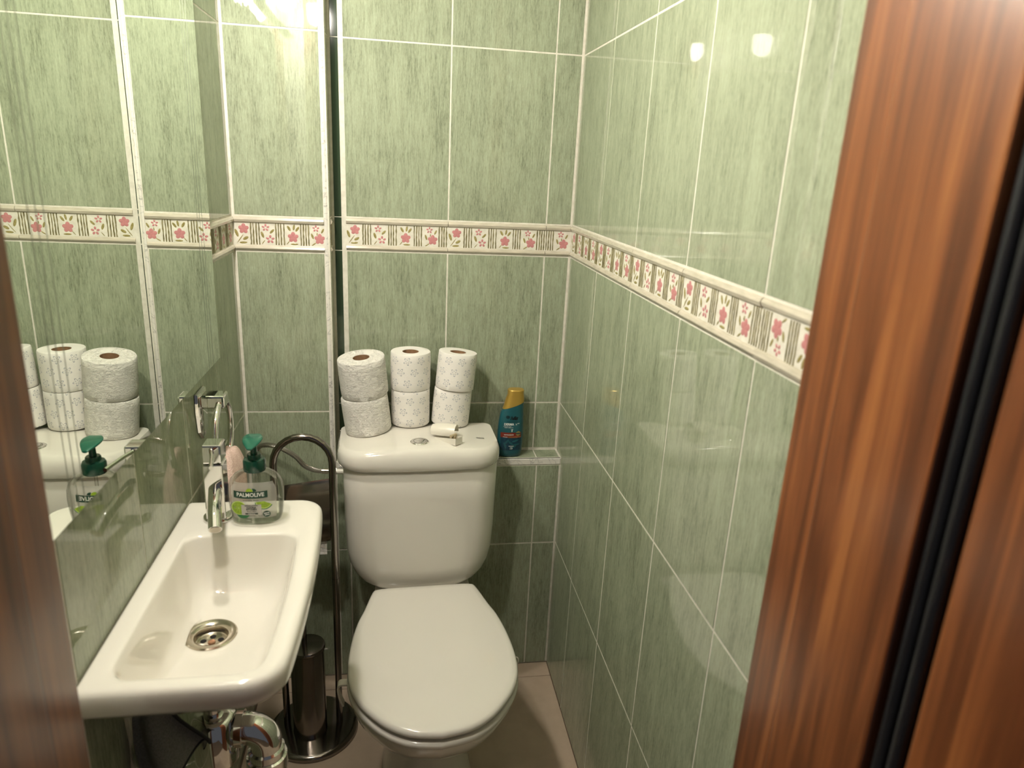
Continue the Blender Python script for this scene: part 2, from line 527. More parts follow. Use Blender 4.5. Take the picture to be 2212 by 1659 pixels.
def border(parent, wall, u0, u1, lo=0.0, hi=1.0, flip=False):
    """lo..hi: the fraction of the full 250 mm border tile that this piece shows"""
    wd = u1 - u0 - .0016
    o = bpy.data.objects.new('border_tile', border_mesh(wd)); COL.objects.link(o); o.parent = parent
    o.location = wall.at((u0 + u1) / 2, (BAND[0] + BAND[1]) / 2, 0); o.rotation_euler = (0, PI if flip else 0, wall.rz)
    full = (u1 - u0) / (hi - lo)
    for i in range(4):
        for kind, c, half in (('flower_motif', .075 + .25 * i, .055), ('stripe_motif', .20 + .25 * i, .045)):
            if c - half < lo - .01 or c + half > hi + .012: continue
            me = motif_mesh(i) if kind[0] == 'f' else stripe_mesh(i)
            q = bpy.data.objects.new(kind, me); COL.objects.link(q); q.parent = o
            q.location = ((c - (lo + hi) / 2) * full, .0, -.0008)
    return o

# ------------------------------------------------------------------ the setting
G = .0005   # grout lies this far behind the tile faces
wr = struct(box('wall_right', G, .14, FRONT - .0, .12, 0, CEIL, T['grout'], smooth=0), 'right wall of green streaked tiles with a floral border')
wl = struct(box('wall_left', W - .14, W - G, FRONT - .0, .12, 0, CEIL, T['grout'], smooth=0), 'left wall of green streaked tiles behind the mirror and washbasin')
vb = join_vf(box_vf(XC, 0, G, .12, SHELF, CEIL), box_vf(XC - G - .0, G, LEDGE + G, .12, 0, SHELF - G), box_vf(W - G, XC - G, LEDGE + G, .12, 0, CEIL))
wb = struct(mesh_obj('wall_back', vb[0], vb[1], T['grout'], smooth=0), 'tiled back wall with a ledge and a boxed pipe column')
ceil = struct(box('ceiling', W - .14, .14, FRONT - .415, .12, CEIL, CEIL + .08, T['plaster'], smooth=0))
JX0, JX1 = -.752, -.048       # clear door opening
vf = join_vf(box_vf(W - .14, JX0 - .03, FRONT - .415, FRONT, 0, CEIL), box_vf(JX1 + .03, .14, FRONT - .415, FRONT, 0, CEIL), box_vf(JX0 - .03, JX1 + .03, FRONT - .415, FRONT, 2.08, CEIL))
wf = struct(mesh_obj('wall_front', vf[0], vf[1], T['plaster'], smooth=0))
fl = struct(box('floor', W - .14, .14, -2.6, .12, -.06, -.003, T['floor_joint'], smooth=0))

rows_low = [(ROWS[0], ROWS[1]), (ROWS[1], ROWS[2]), (ROWS[2], ROWS[3])]
rows_up = list(zip(UPPER[:-1], UPPER[1:]))
# right wall
wrF = Wall('right', 0.0)
us = [.0062 + P * k for k in range(5)]; us[0] = .004
us = [.004, .261, .513, .765, 1.017, -FRONT]
tile_field(wr, wrF, us, rows_low + rows_up)
for k, (a, b) in enumerate(zip(us[:-1], us[1:])):
    if k < 4: border(wr, wrF, a, b)
    else: border(wr, wrF, a, b, 1 - (b - a) / P, 1.0, flip=True)
# left wall
wlF = Wall('left', W)
us = [FRONT, -1.047, -.797, -.549, -.303, LEDGE - .003]
tile_field(wl, wlF, us, rows_low + rows_up)
for k, (a, b) in enumerate(zip(us[:-1], us[1:])):
    full = b - a > .24
    border(wl, wlF, a, b, 0, 1 if full else (b - a) / P)
# back wall above the ledge
wbF = Wall('back', 0.0)
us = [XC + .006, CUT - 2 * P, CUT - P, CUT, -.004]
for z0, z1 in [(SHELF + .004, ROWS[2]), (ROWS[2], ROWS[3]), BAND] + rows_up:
    box('shaded_strip_tile', us[0], us[1] - .010, -.0004, .007, z0 + .001, z1 - .001, T['strip'], wb, .0006)  # narrow tile with the column's shade put into its dark colour
us = us[1:]
tile_field(wb, wbF, us, [(SHELF + .004, ROWS[2]), (ROWS[2], ROWS[3])] + rows_up)
border(wb, wbF, us[0], us[1]); border(wb, wbF, us[1], us[2]); border(wb, wbF, us[2], us[3], .655, .655 + (us[3] - us[2]) / P)
# lower back wall
wbL = Wall('back', LEDGE)
us = [XC, CUT - 2 * P, CUT - P, CUT, -.004]
tile_field(wb, wbL, us, [(ROWS[0], ROWS[1]), (ROWS[1], SHELF - .020)])
# pipe column: front face and narrow side
us = [W + .004, XC - .012]
tile_field(wb, wbL, us, rows_low + rows_up)
border(wb, wbL, us[0], us[1], 0, (us[1] - us[0]) / .226)
sd = Wall('side', XC)
tile_field(wb, sd, [LEDGE + .012, -.004], [(SHELF + .004, ROWS[2]), (ROWS[2], ROWS[3])] + rows_up)
border(wb, sd, LEDGE + .012, -.004, .13, .3)
# ledge top tiles
for a, b in ((XC + .002, CUT - 2 * P), (CUT - 2 * P, CUT - P), (CUT - P, CUT), (CUT, -.004)):
    box('ledge_tile', a + .001, b - .001, LEDGE + .008, -.003, SHELF - .006, SHELF, T['tile'], wb, .001)
t2 = struct(box('trim_2', XC + .002, -.002, LEDGE - .0015, LEDGE + .007, SHELF - .019, SHELF - .0005, T['trim'], None, .002, 2), 'pale marbled edge strip along the front of the tiled ledge')
pr = []
for i in range(9):
    a = PI / 2 * i / 8
    pr.append((XC - .011 + .0115 * math.sin(a), LEDGE + .0105 - .0125 * math.cos(a)))
pr = [(XC - .012, LEDGE + .009), (XC - .012, LEDGE - .002)] + pr + [(XC - .001, LEDGE + .011)]
t1 = struct(loft('trim_1', [[(x, y, z) for x, y in pr] for z in (SHELF + .001, CEIL)], T['trim'], None), 'white marbled rounded corner strip on the pipe column')
pr = [(x, y) for x, y in pr]
# floor tiles
fx = [W + .002, -.392, .0]
fy = [FRONT - .42, FRONT + .02, -.578, -.126, LEDGE]
for a, b in zip(fx[:-1], fx[1:]):
    for c, d in zip(fy[:-1], fy[1:]):
        box('floor_tile', a + .0012, b - .0012, c + .0012, d - .0012, -.008, 0, T['floor'], fl, .001)

# door frame around the viewer
dr = bpy.data.objects.new('door_1', None); COL.objects.link(dr); dr.location = ((JX0 + JX1) / 2, FRONT, 0)
dr['kind'] = 'structure'; dr['label'] = 'varnished reddish wooden door frame around the opening'
dl = bpy.data.objects
for s, x in ((1, JX1), (-1, JX0)):
    def bx(nm, a, b, y0, y1, m, bev=.003):
        xs = sorted((x + s * a, x + s * b)); return box(nm, xs[0], xs[1], y0, y1, 0, 2.06, m, dr, bev, 2)
    bx('jamb_lining', .002, .030, FRONT - .068, FRONT - .002, T['wood'])
    bx('jamb_board', -.003, .030, FRONT - .198, FRONT - .0685, T['wood'])
    bx('rebate', .014, .034, FRONT - .245, FRONT - .1985, T['seal'], .001)
    for q in (.207, .222):
        tube('rubber_seal', [(x + s * .008, FRONT - q, 0), (x + s * .008, FRONT - q, 1.0), (x + s * .008, FRONT - q, 2.06)], .0065, T['seal'], dr, 10)
    bx('outer_casing', .002, .036, FRONT - .42, FRONT - .236, T['wood'])
box('head_lining', JX0, JX1, FRONT - .42, FRONT - .002, 2.06, 2.09, T['wood'], dr, .002)

# ------------------------------------------------------------------ mirror and the lamp above it
MX = W + .009
MY0, MY1, MZ0, MZ1 = -1.125, -.303, 1.014, 1.78
mi = thing('wall_mirror', 'large frameless wall mirror with engraved line pairs above the washbasin', 'mirror', (MX, (MY0 + MY1) / 2, MZ0))
box('backing', MX - .0045, MX - .0004, MY0, MY1, MZ0, MZ1, T['glass_edge'], mi, .0004)
mesh_obj('mirror_glass', [(MX, MY0 + .001, MZ0 + .001), (MX, MY1 - .001, MZ0 + .001), (MX, MY1 - .001, MZ1 - .001), (MX, MY0 + .001, MZ1 - .001)], [[0, 1, 2, 3]], T['mirror'], mi, smooth=0)
for c in (-.3585, -.3755, -.3915, -.983, -1.000, -1.016):
    wd = .0007
    box('engraved_line', MX - .0001, MX + .0002, c - wd, c + wd, MZ0 + .001, MZ1 - .001, T['groove'], mi, smooth=0)

la = thing('wall_lamp', 'chrome wall lamp with two lit frosted shades above the mirror', 'lamp', (W, -.875, 2.0))
box('reflection_blocker_plate', W, W + .018, -1.17, -.58, 1.83, 2.03, T['enamel'], la, .004, 2)  # unseen plate, widened to block lamp reflections in the wall tiles
for y, ex_, ez_ in ((-.65, .060, 1.862), (-1.108, .096, 1.900)):
    tube('arm', spline([(W + .01, y, 2.0), (W + ex_ * .6, y, 2.005), (W + ex_ * .95, y, 1.985), (W + ex_, y, ez_ + .060)], 6), .006, T['chrome'], la)
    lathe('lamp_holder', [(.012, .064), (.030, .052), (.032, .034), (.027, .032)], (W + ex_, y, ez_), T['chrome'], la, 24)
    lathe('lamp_shade', [(.026, .032), (.0285, .026), (.0285, .004), (.026, -.012), (.019, -.024), (.009, -.0295), (.0005, -.031)], (W + ex_, y, ez_), T['glow'], la, 20)

# ------------------------------------------------------------------ washbasin
def rrect(x0, x1, y0, y1, rad, z, bulge=0.0, nc=6, ns=7):
    """rad = (x0y0, x1y0, x1y1, x0y1)"""
    pts = []
    cs = [(x0, y0, 1, 1, PI), (x1, y0, -1, 1, 1.5 * PI), (x1, y1, -1, -1, 0), (x0, y1, 1, -1, .5 * PI)]
    arcs = []
    for (x, y, sx, sy, a0), r in zip(cs, rad):
        cx, cy = x + sx * r, y + sy * r
        arcs.append([(cx + r * math.cos(a0 + PI / 2 * i / nc), cy + r * math.sin(a0 + PI / 2 * i / nc)) for i in range(nc + 1)])
    for i in range(4):
        a = arcs[i]; b = arcs[(i + 1) % 4]
        pts += a
        for k in range(1, ns):
            t = k / ns; pts.append((a[-1][0] + (b[0][0] - a[-1][0]) * t, a[-1][1] + (b[0][1] - a[-1][1]) * t))
    yc, hy = (y0 + y1) / 2, (y1 - y0) / 2; xm = (x0 + x1) / 2; hx = (x1 - x0) / 2
    out = []
    for x, y in pts:
        s = max(0, (x - xm) / hx)
        out.append((x + bulge * s * (1 - ((y - yc) / hy) ** 2), y, z))
    return out

ws = thing('washbasin', 'narrow white porcelain washbasin fixed below the mirror', 'washbasin', (-.705, -.82, .655))
X0 = W + .0015
DC = (-.733, -.828)
BR = []
for z, x0, x1, y0, y1, r, b in (
        (.664, -.785, -.665, -.90, -.74, .03, 0), (.668, -.80, -.655, -.930, -.72, .04, 0), (.690, -.812, -.645, -.955, -.70, .05, 0), (.704, X0, -.632, -.985, -.67, .05, .002),
        (.722, X0, -.622, -1.010, -.645, .05, .004), (.749, X0, -.608, -1.038, -.610, .05, .008), (.767, X0, -.598, -1.058, -.588, .05, .010), (.7755, X0, -.591, -1.068, -.579, .05, .012), (.783, X0, -.587, -1.0745, -.571, .05, .012),
        (.790, X0, -.5860, -1.0755, -.570, .05, .012), (.804, X0, -.5860, -1.0755, -.570, .05, .012), (.811, X0, -.5885, -1.073, -.5725, .049, .012),
        (.8145, X0 + .003, -.593, -1.068, -.577, .045, .012), (.8150, X0 + .008, -.599, -1.062, -.583, .04, .011)):
    BR.append(rrect(x0, x1, y0, y1, (.006, r, r * .75, .006), z, b))
for z, x0, x1, y0, y1, r, b in (
        (.8145, -.7960, -.6130, -1.052, -.697, .028, .008), (.8125, -.7935, -.6150, -1.050, -.6995, .028, .008), (.806, -.7915, -.6180, -1.047, -.702, .028, .008),
        (.780, -.7880, -.6240, -1.041, -.709, .030, .007), (.745, -.7820, -.6320, -1.018, -.722, .034, .006), (.728, -.7760, -.6400, -.998, -.735, .040, .004),
        (.719, -.7690, -.6500, -.972, -.750, .045, .002), (.7145, -.762, -.665, -.930, -.770, .046, 0)):
    BR.append(rrect(x0, x1, y0, y1, (r, r, r, r), z, b))
n = len(BR[0])
def circ_like(ring, c, rad, z):
    out = []
    for x, y, _ in ring:
        a = math.atan2(y - c[1], x - c[0]); out.append((c[0] + rad * math.cos(a), c[1] + rad * math.sin(a), z))
    return out
BR.append(circ_like(BR[-1], DC, .041, .7115))
BR.append(circ_like(BR[-2], DC, .033, .7095))
BR.append(circ_like(BR[-3], DC, .030, .700))
sub(loft('basin', BR, T['porcelain'], ws, True, False, smooth=80), 1)
dn = lathe('drain', [(.0385, -.0010), (.0390, .0010), (.0370, .0026), (.0310, .0022), (.0262, .0004), (.0245, -.0015), (.0240, -.0120), (.0215, -.0135), (.0005, -.0135)], (DC[0], DC[1], .7105), T['brass'], ws, 40, False, True)
for k in range(5):
    a = .4 + 2 * PI * k / 5
    lathe('drain_hole', [(.0046, 0), (.0046, .0004)], (DC[0] + .0135 * math.cos(a), DC[1] + .0135 * math.sin(a), .6971), T['hole'], dn, 16)
lathe('drain_screw', [(.0058, 0), (.0055, .0012), (.003, .0016), (.0005, .0012)], (DC[0], DC[1], .6971), T['screw'], dn, 16)

# ------------------------------------------------------------------ tap
TX, TY = -.757, -.640
tp = thing('basin_tap', 'square chrome mixer tap with a round spout on the washbasin', 'tap', (TX, TY, ZS))
lathe('base_flange', [(.0255, 0), (.0258, .003), (.0245, .0055), (.018, .0062)], (TX, TY, ZS), T['chrome'], tp, 36)
box('body', TX - .0165, TX + .0165, TY - .017, TY + .017, ZS + .004, ZS + .108, T['chrome'], tp, .0025, 2)
box('lever_head', TX - .0160, TX + .0160, TY - .0175, TY + .019, ZS + .1095, ZS + .143, T['chrome'], tp, .003, 2)
tube('lever', [(TX, TY - .014, ZS + .135), (TX + .009, TY - .045, ZS + .135), (TX + .018, TY - .090, ZS + .1345)], [.0040, .0036, .0034], T['chrome'], tp, 12)
sp = spline([(TX + .0005, TY - .010, ZS + .062), (TX + .006, TY - .035, ZS + .060), (TX + .014, TY - .075, ZS + .049), (TX + .020, TY - .103, ZS + .032)], 6)
so = tube('spout', sp, .0108, T['chrome'], tp, 20)
e = sp[-1]; dd = (sp[-1] - sp[-3]).normalized()
tube('aerator', [e - dd * .004, e + dd * .0006], .0088, T['brass'], so, 16)

# ------------------------------------------------------------------ toilet (local: x across, y towards the back wall is +)
to = thing('toilet', 'white close-coupled toilet with closed seat lid in the back corner', 'toilet', (-.388, -.07, 0), rz=R(2.0))
CTRL = [(.0, .274), (.085, .274), (.116, .277), (.128, .290), (.147, .36), (.162, .41), (.173, .475), (.178, .545), (.174, .605), (.160, .648), (.138, .684), (.103, .724), (.058, .752), (0, .763)]
def outline(ctrl, per=4):
    half = spline([(a, b, 0) for a, b in ctrl], per)
    h = [(max(p.x, 0), p.y) for p in half]
    return [(x, -(y - .07)) for x, y in h] + [(-x, -(y - .07)) for x, y in h[-2:0:-1]]
OUT = outline(CTRL)
CY = -(.53 - .07)
def sc(pts, a, b, z, cy=CY): return [(x * a, cy + (y - cy) * b, z) for x, y in pts]
# lid, seat
loft('seat_lid', [sc(OUT, .955, .965, .4065), sc(OUT, .990, .992, .4075), sc(OUT, 1.0, 1.0, .4110), sc(OUT, 1.0, 1.0, .4150), sc(OUT, .990, .992, .4195), sc(OUT, .965, .972, .4225), sc(OUT, .90, .915, .4240), sc(OUT, .6, .65, .4250), sc(OUT, .2, .25, .4255)], T['seatpl'], to, local=True, smooth=60)
IN = [(x * .62, -.49 + (y + .49) * .62) for x, y in OUT]
def li(t, z, s=1.0): return [(a[0] * s + (b[0] - a[0] * s) * t, a[1] + (b[1] - a[1]) * t, z) for a, b in zip(OUT, IN)]
seat = loft('seat', [li(.03, .3835), li(-.005, .3865), li(-.025, .391), li(-.015, .396), li(.03, .3990), li(.6, .3990), li(1, .396), li(1, .3825)], T['seatpl'], to, wrap=True, local=True, smooth=60)
# bowl and pedestal
CB = [(.0, .078), (.085, .078), (.112, .081), (.120, .092), (.122, .16), (.124, .24), (.135, .32), (.158, .41), (.170, .475), (.174, .545), (.170, .605), (.157, .646), (.135, .681), (.100, .719), (.056, .745), (0, .755)]
OB = outline(CB)
def sb(a, b, z, y0=-.01): return [(x * a, y0 + (y - y0) * b, z) for x, y in OB]
loft('bowl', [sb(.62, .70, 0), sb(.60, .69, .02), sb(.56, .665, .06), sb(.55, .66, .13), sb(.58, .685, .18), sb(.665, .76, .22), sb(.80, .86, .265), sb(.905, .93, .305), sb(.965, .972, .34), sb(.992, .994, .365), sb(.995, .998, .377), sb(.985, .99, .3815), sb(.95, .965, .3825)], T['porcelain'], to, local=True, smooth=60)
for s in (-1, 1):
    lathe('seat_hinge', [(.010, .0), (.011, .004), (.010, .020), (.006, .023)], (s * .078, -(.284 - .07) + .002, .382), T['seatpl'], to, 16, local=True)
# tank
def dplan(hw, back, front, r, z, bul=.012, n=8):
    """plan of tank: flat back, rounded front corners, slightly bowed front (distances from the wall)"""
    pts = []
    rb = .018
    for i in range(5):
        a = PI / 2 * i / 4; pts.append((hw - rb + rb * math.sin(a), back + rb - rb * math.cos(a)))
    for i in range(1, 5): pts.append((hw, back + rb + (front - r - back - rb) * i / 5))
    for i in range(n + 1):
        a = PI / 2 * i / n; pts.append((hw - r + r * math.cos(a), front - r + r * math.sin(a)))
    for i in range(1, 5): pts.append(((hw - r) * (1 - i / 5), front))
    pts.append((0, front))
    out = []
    for x, d in pts:
        t = max(0, (d - back) / (front - back)); out.append((x, d + bul * t * (1 - (x / hw) ** 2)))
    full = out + [(-x, d) for x, d in out[-2::-1]]
    return [(x, -(d - .07), z) for x, d in full]
TK = [(.10, .215, .035, .3860), (.118, .222, .040, .3880), (.137, .230, .050, .395), (.155, .237, .055, .409), (.169, .242, .058, .430), (.179, .246, .060, .457), (.1845, .249, .060, .492), (.187, .252, .060, .55), (.1885, .255, .060, .64), (.189, .256, .060, .722), (.185, .252, .058, .727)]
loft('tank', [[(x - .005, y, zz) for x, y, zz in dplan(h, .074, f, r, z)] for h, f, r, z in TK], T['porcelain'], to, local=True, smooth=60)
def dome(ring, z0, k): return [(x, y, z0 - k * x * x - .12 * max(0, -(y + .07)) ** 2) for x, y, z in ring]
LDT = .7875
LR = [dplan(.187, .074, .254, .058, .7285), dplan(.1940, .072, .262, .064, .7295), dplan(.1965, .071, .267, .066, .736), dplan(.1975, .071, .269, .067, .748), dplan(.1965, .072, .267, .067, .762)]
LR.append(dome(dplan(.1920, .075, .261, .066, 0), .7835, .25)); LR.append(dome(dplan(.183, .082, .250, .062, 0), .7870, .36)); LR.append(dome(dplan(.16, .095, .230, .055, 0), .7877, .36)); LR.append(dome(dplan(.09, .13, .19, .02, 0), .7880, .36))
LR = [[(x - .009, y, zz) for x, y, zz in r] for r in LR]
loft('tank_lid', LR, T['porcelain'], to, local=True, smooth=60)
BX, BY = -.012, -(.226 - .07)
def lidz(x, y): return .7877 - .36 * x * x - .12 * max(0, -(y + .07)) ** 2
bt = lathe('flush_button', [(.0215, -.002), (.0222, .0012), (.0205, .0028), (.0150, .0030), (.0146, .0012)], (BX, BY, lidz(BX, BY)), T['chrome'], to, 32, True, True, local=True)
lathe('button_cap', [(.0138, 0), (.0138, .0022), (.0118, .0030), (.0004, .0024)], (BX, BY, lidz(BX, BY) + .0008), T['chrome'], bt, 28, local=True)
tv, tf = text_mesh('Victoria', .0064, .00022)
LX, LY = .140, -(.195 - .07)
mesh_obj('printed_name', [(LX + x, LY + y * 1.2, lidz(LX + x, LY + y) + .0006) for x, y, z in tv], tf, T['black'], to, local=True, smooth=0)
# white plastic hanger over the bowl rim, and the small clear one across from it
hk = thing('rim_hanger', 'white plastic hook clipped over the toilet bowl rim beside the steel stand', 'hook', (-.560, -.560, .372))
pth = [(-.540, -.562, .3815), (-.556, -.562, .3835), (-.5655, -.562, .382), (-.5690, -.562, .374), (-.5660, -.562, .350), (-.5590, -.562, .330)]
rg = []
for p in spline(pth, 4): rg.append(p)
def strap_vf(path, half, th):
    V = []
    for i, p in enumerate(path):
        a = path[max(i - 1, 0)]; b = path[min(i + 1, len(path) - 1)]; t = (b - a).normalized(); nn = Vector((-t.z, 0, t.x))
        V.append([(p + nn * th + Vector((0, s * half, 0)))[:] if q else (p - nn * th + Vector((0, s * half, 0)))[:] for s, q in ((-1, 0), (1, 0), (1, 1), (-1, 1))])
    return loft_vf(V)
v, f = strap_vf(rg, .009, .0019); mesh_obj('strap', v, f, T['wplastic'], hk, smooth=30)
lathe('rivet', [(.0016, 0), (.0016, .001)], (-.566, -.5695, .374), T['yellowing'], hk, 10)
h2 = tag(tube('rim_loop', spline([(-.198, -.515, .381), (-.186, -.515, .383), (-.180, -.515, .378), (-.181, -.515, .366), (-.190, -.515, .360)], 5), .0016, T['wplastic'], None, 8), 'tiny pale plastic loop at the toilet rim facing the tiled wall', 'loop')

# ------------------------------------------------------------------ toilet rolls
def roll(loc, rad, h, tilt, tiltx, printed, label, squash=1.0, seed=0):
    rn = random.Random(seed)
    o = thing('toilet_roll', label, 'toilet roll', loc, 'spare toilet rolls on the tank lid')
    o.rotation_euler = (R(tiltx), R(tilt), R(rn.uniform(0, 40)))
    n = 56; core = .0205
    ph = [rn.uniform(0, 6.28) for _ in range(4)]
    def rr(a, z): return rad * (1 + .008 * math.sin(2 * a + ph[0]) + .005 * math.sin(3 * a + ph[1]) + .003 * math.sin(7 * a + 40 * z + ph[2]))
    def ring(r, z, out=True):
        res = []
        for i in range(n):
            a = 2 * PI * i / n
            q = rr(a, z) * r if out else r
            zz = z + (.0010 * math.sin(3 * a + ph[3]) if out and 0 < z < h else 0)
            res.append((q * math.cos(a), q * math.sin(a) * squash, zz))
        return res
    rings = [ring(core, .001, False), ring(.7, .0006), ring(.965, 0), ring(.992, .002)]
    zs = [.002 + (h - .004) * i / 6 for i in range(1, 6)]
    rings += [ring(1.0 + .004 * math.sin(50 * z + ph[1]), z) for z in zs]
    rings += [ring(.992, h - .002), ring(.97, h), ring(.7, h - .0004), ring(core, h - .001, False)]
    v, f = loft_vf(rings, False, False)
    b = mesh_obj('paper', v, f, T['print_roll'] if printed else T['plain_roll'], o, local=True, smooth=50)
    uvl = b.data.uv_layers.new(name='UVMap')
    for pg in b.data.polygons:
        js = [i % n for i in pg.vertices]
        wrapj = max(js) - min(js) > n / 2
        for li_, vi in zip(pg.loop_indices, pg.vertices):
            j = vi % n; u = j / n
            if wrapj and j < n / 2: u += 1
            uvl.data[li_].uv = (u, v[vi][2] / h)
    cr = [[(r * math.cos(2 * PI * i / 32), r * math.sin(2 * PI * i / 32) * squash, z) for i in range(32)] for r, z in ((core, .001), (core, h - .0015), (core - .0012, h - .0015), (core - .0012, .001))]
    loft('cardboard_core', cr, T['card'], o, False, False, wrap=True, local=True)
    return o
ZT = .7885
roll((-.518, -.128, ZT - .0045), .0575, .091, -6.5, 0, False, 'plain embossed toilet roll lowest in the leaning stack against the column', .97, 1)
roll((-.5258, -.126, ZT + .0905), .0585, .094, -7.0, .5, False, 'plain embossed toilet roll topmost in the leaning stack against the column', .97, 2)
roll((-.4145, -.088, ZT + .000), .0490, .093, 0, 0, True, 'blue-flowered toilet roll lowest in the middle stack behind the flush button', 1, 3)
roll((-.4150, -.088, ZT + .0940), .0500, .094, .3, 0, True, 'blue-flowered toilet roll topmost in the middle stack behind the flush button', 1, 4)
roll((-.3125, -.089, ZT - .0015), .0485, .093, 5.5, 0, True, 'blue-flowered toilet roll lowest in the stack nearest the shampoo bottle', 1, 5)
roll((-.3030, -.089, ZT + .0930), .0495, .094, 6.0, 0, True, 'blue-flowered toilet roll topmost in the stack nearest the shampoo bottle', 1, 6)

# ------------------------------------------------------------------ white wedge-shaped holder on the tank lid
PZ = .7852
pd = thing('plastic_holder', 'white plastic wedge holder with an arched cover on the tank lid', 'holder', (-.330, -.205, PZ))
ang = R(-47); ca, sa = math.cos(ang), math.sin(ang)
def pl(u, v, z): return (-.349 + u * ca - v * sa, -.192 + u * sa + v * ca, PZ + z)     # u along the wedge, v across
L = .070
def wedge(u0, u1, h0, h1, v0, v1_): return ([pl(u0, v0, 0), pl(u0, v1_, 0), pl(u0, v1_, h0), pl(u0, v0, h0), pl(u1, v0, 0), pl(u1, v1_, 0), pl(u1, v1_, h1), pl(u1, v0, h1)], [[0, 1, 2, 3], [4, 5, 6, 7], [0, 1, 5, 4], [1, 2, 6, 5], [2, 3, 7, 6], [3, 0, 4, 7]])
v, f = join_vf(wedge(0, L, .003, .0175, -.0120, -.0102), wedge(0, L, .003, .0175, .0102, .0120), wedge(L - .002, L, .0160, .0175, -.0102, .0102), wedge(0, L - .002, .0018, .0022, -.0102, .0102))
mesh_obj('tray', v, f, T['wplastic'], pd, smooth=0)
cov = []
for k in range(9):
    t = k / 8; u = .060 * t
    r = .0180 + .004 * math.sin(PI * t * .8); lift = .0135 + .003 * t
    ring = []
    for i in range(13):
        a = PI * i / 12 * 1.16 - .25
        ring.append((u, r * math.cos(a) * .95, lift + r * math.sin(a) * .92))
    for i in range(12, -1, -1):
        a = PI * i / 12 * 1.16 - .25
        ring.append((u, (r - .0018) * math.cos(a) * .95, lift + (r - .0018) * math.sin(a) * .92))
    cov.append(ring)
an2 = R(-22); c2, s2 = math.cos(an2), math.sin(an2)
def pc(q): return (-.360 + q[0] * c2 - q[1] * s2, -.180 + q[0] * s2 + q[1] * c2, PZ + q[2])
loft('arched_cover', [[pc(q) for q in r] for r in cov], T['wplastic'], pd, smooth=40)
ce = [(.0165 * math.cos(PI * i / 10), .0135 + .0160 * math.sin(PI * i / 10)) for i in range(11)]
mesh_obj('cover_end', [pc((.0005, a, b)) for a, b in ce] + [pc((-.0015, a, b)) for a, b in ce], [list(range(11)), list(range(11, 22))] + [[i, i + 1, i + 12, i + 11] for i in range(10)] + [[10, 0, 11, 21]], T['wplastic'], pd)
tube('hinge_pin', [pl(.052, -.0095, .0185), pl(.052, .0095, .0185)], .0038, T['yellowing'], pd, 12)
v, f = wedge(.046, .058, .0185, .0185, -.002, .002); mesh_obj('hinge_post', v, f, T['yellowing'], pd, smooth=0)

# ------------------------------------------------------------------ steel stand with toilet brush and roll holder
st = thing('brush_stand', 'dark polished steel stand with toilet brush holder between washbasin and toilet', 'stand', (-.663, -.280, 0))
SC = (-.663, -.270)
lathe('base_plate', [(.108, 0), (.112, .002), (.112, .009), (.108, .0135), (.100, .015), (.0005, .015)], (SC[0], SC[1], 0), T['nickel'], st, 64)
pz0 = .60
hw_ = .066
pth = [(SC[0] + hw_, SC[1] + .006, .014), (SC[0] + hw_, SC[1] + .006, .25), (SC[0] + hw_, SC[1] + .006, .38), (SC[0] + hw_, SC[1] + .006, .752)]
for i in range(1, 13):
    a = PI * i / 12; pth.append((SC[0] + hw_ * math.cos(a), SC[1] + .006, .752 + .066 * math.sin(a)))
pth += [(SC[0] - hw_, SC[1] + .006, .38), (SC[0] - hw_, SC[1] + .006, .014)]
tube('arched_post', pth, .0085, T['nickel'], st, 18)
for s in (-1, 1): tube('post_joint', [(SC[0] + s * hw_, SC[1] + .006, .436), (SC[0] + s * hw_, SC[1] + .006, .446)], .0090, T['nickel'], st, 18)
BCX, BCY = SC[0] - .006, SC[1] - .012
br = lathe('brush_canister', [(.0425, 0), (.0425, .003), (.0415, .005), (.0415, .245), (.0440, .247)], (BCX, BCY, .015), T['nickel'], st, 48)
lathe('canister_lid', [(.0440, .2475), (.0445, .252), (.0425, .256), (.030, .2575), (.0005, .258)], (BCX, BCY, .015), T['nickel'], st, 48)
tube('brush_handle', [(BCX - .006, BCY, .272), (BCX - .006, BCY, .34), (BCX - .006, BCY, .43)], .0065, T['nickel'], st, 14)
# roll holder with its cover flap
fy0 = SC[1] + .062
flap = []
for y, z in ((fy0 - .006, .680), (fy0 - .012, .672), (fy0 - .030, .625), (fy0 - .042, .575), (fy0 - .046, .545), (fy0 - .043, .534), (fy0 - .036, .528)):
    flap.append([(SC[0] - .052, y, z - .006), (SC[0] - .052, y + .0012, z - .006), (SC[0] + .0565, y + .0012, z + .010), (SC[0] + .0565, y, z + .010)])
loft('cover_flap', flap, T['nickel'], st, smooth=30)
tube('roll_arm', [(SC[0] + hw_, SC[1] + .010, .60), (SC[0] + hw_ - .008, SC[1] + .05, .60), (SC[0] + .05, SC[1] + .062, .60), (SC[0] - .055, SC[1] + .062, .60)], .004, T['nickel'], st, 10)
hr = thing('toilet_roll', 'white toilet roll mostly hidden behind the steel cover flap', 'toilet roll', (SC[0], SC[1] + .074, .548))
def xring(r, x, n=36): return [(x, SC[1] + .070 + r * math.cos(2 * PI * i / n), .5985 + r * math.sin(2 * PI * i / n)) for i in range(n)]
loft('paper', [xring(.021, SC[0] - .047), xring(.041, SC[0] - .048), xring(.041, SC[0] + .048), xring(.021, SC[0] + .047)], T['plain_roll'], hr, False, False)
loft('cardboard_core', [xring(.0208, SC[0] - .047), xring(.0208, SC[0] + .047), xring(.0195, SC[0] + .047), xring(.0195, SC[0] - .047)], T['card'], hr, wrap=True)
sx = SC[0] + .034
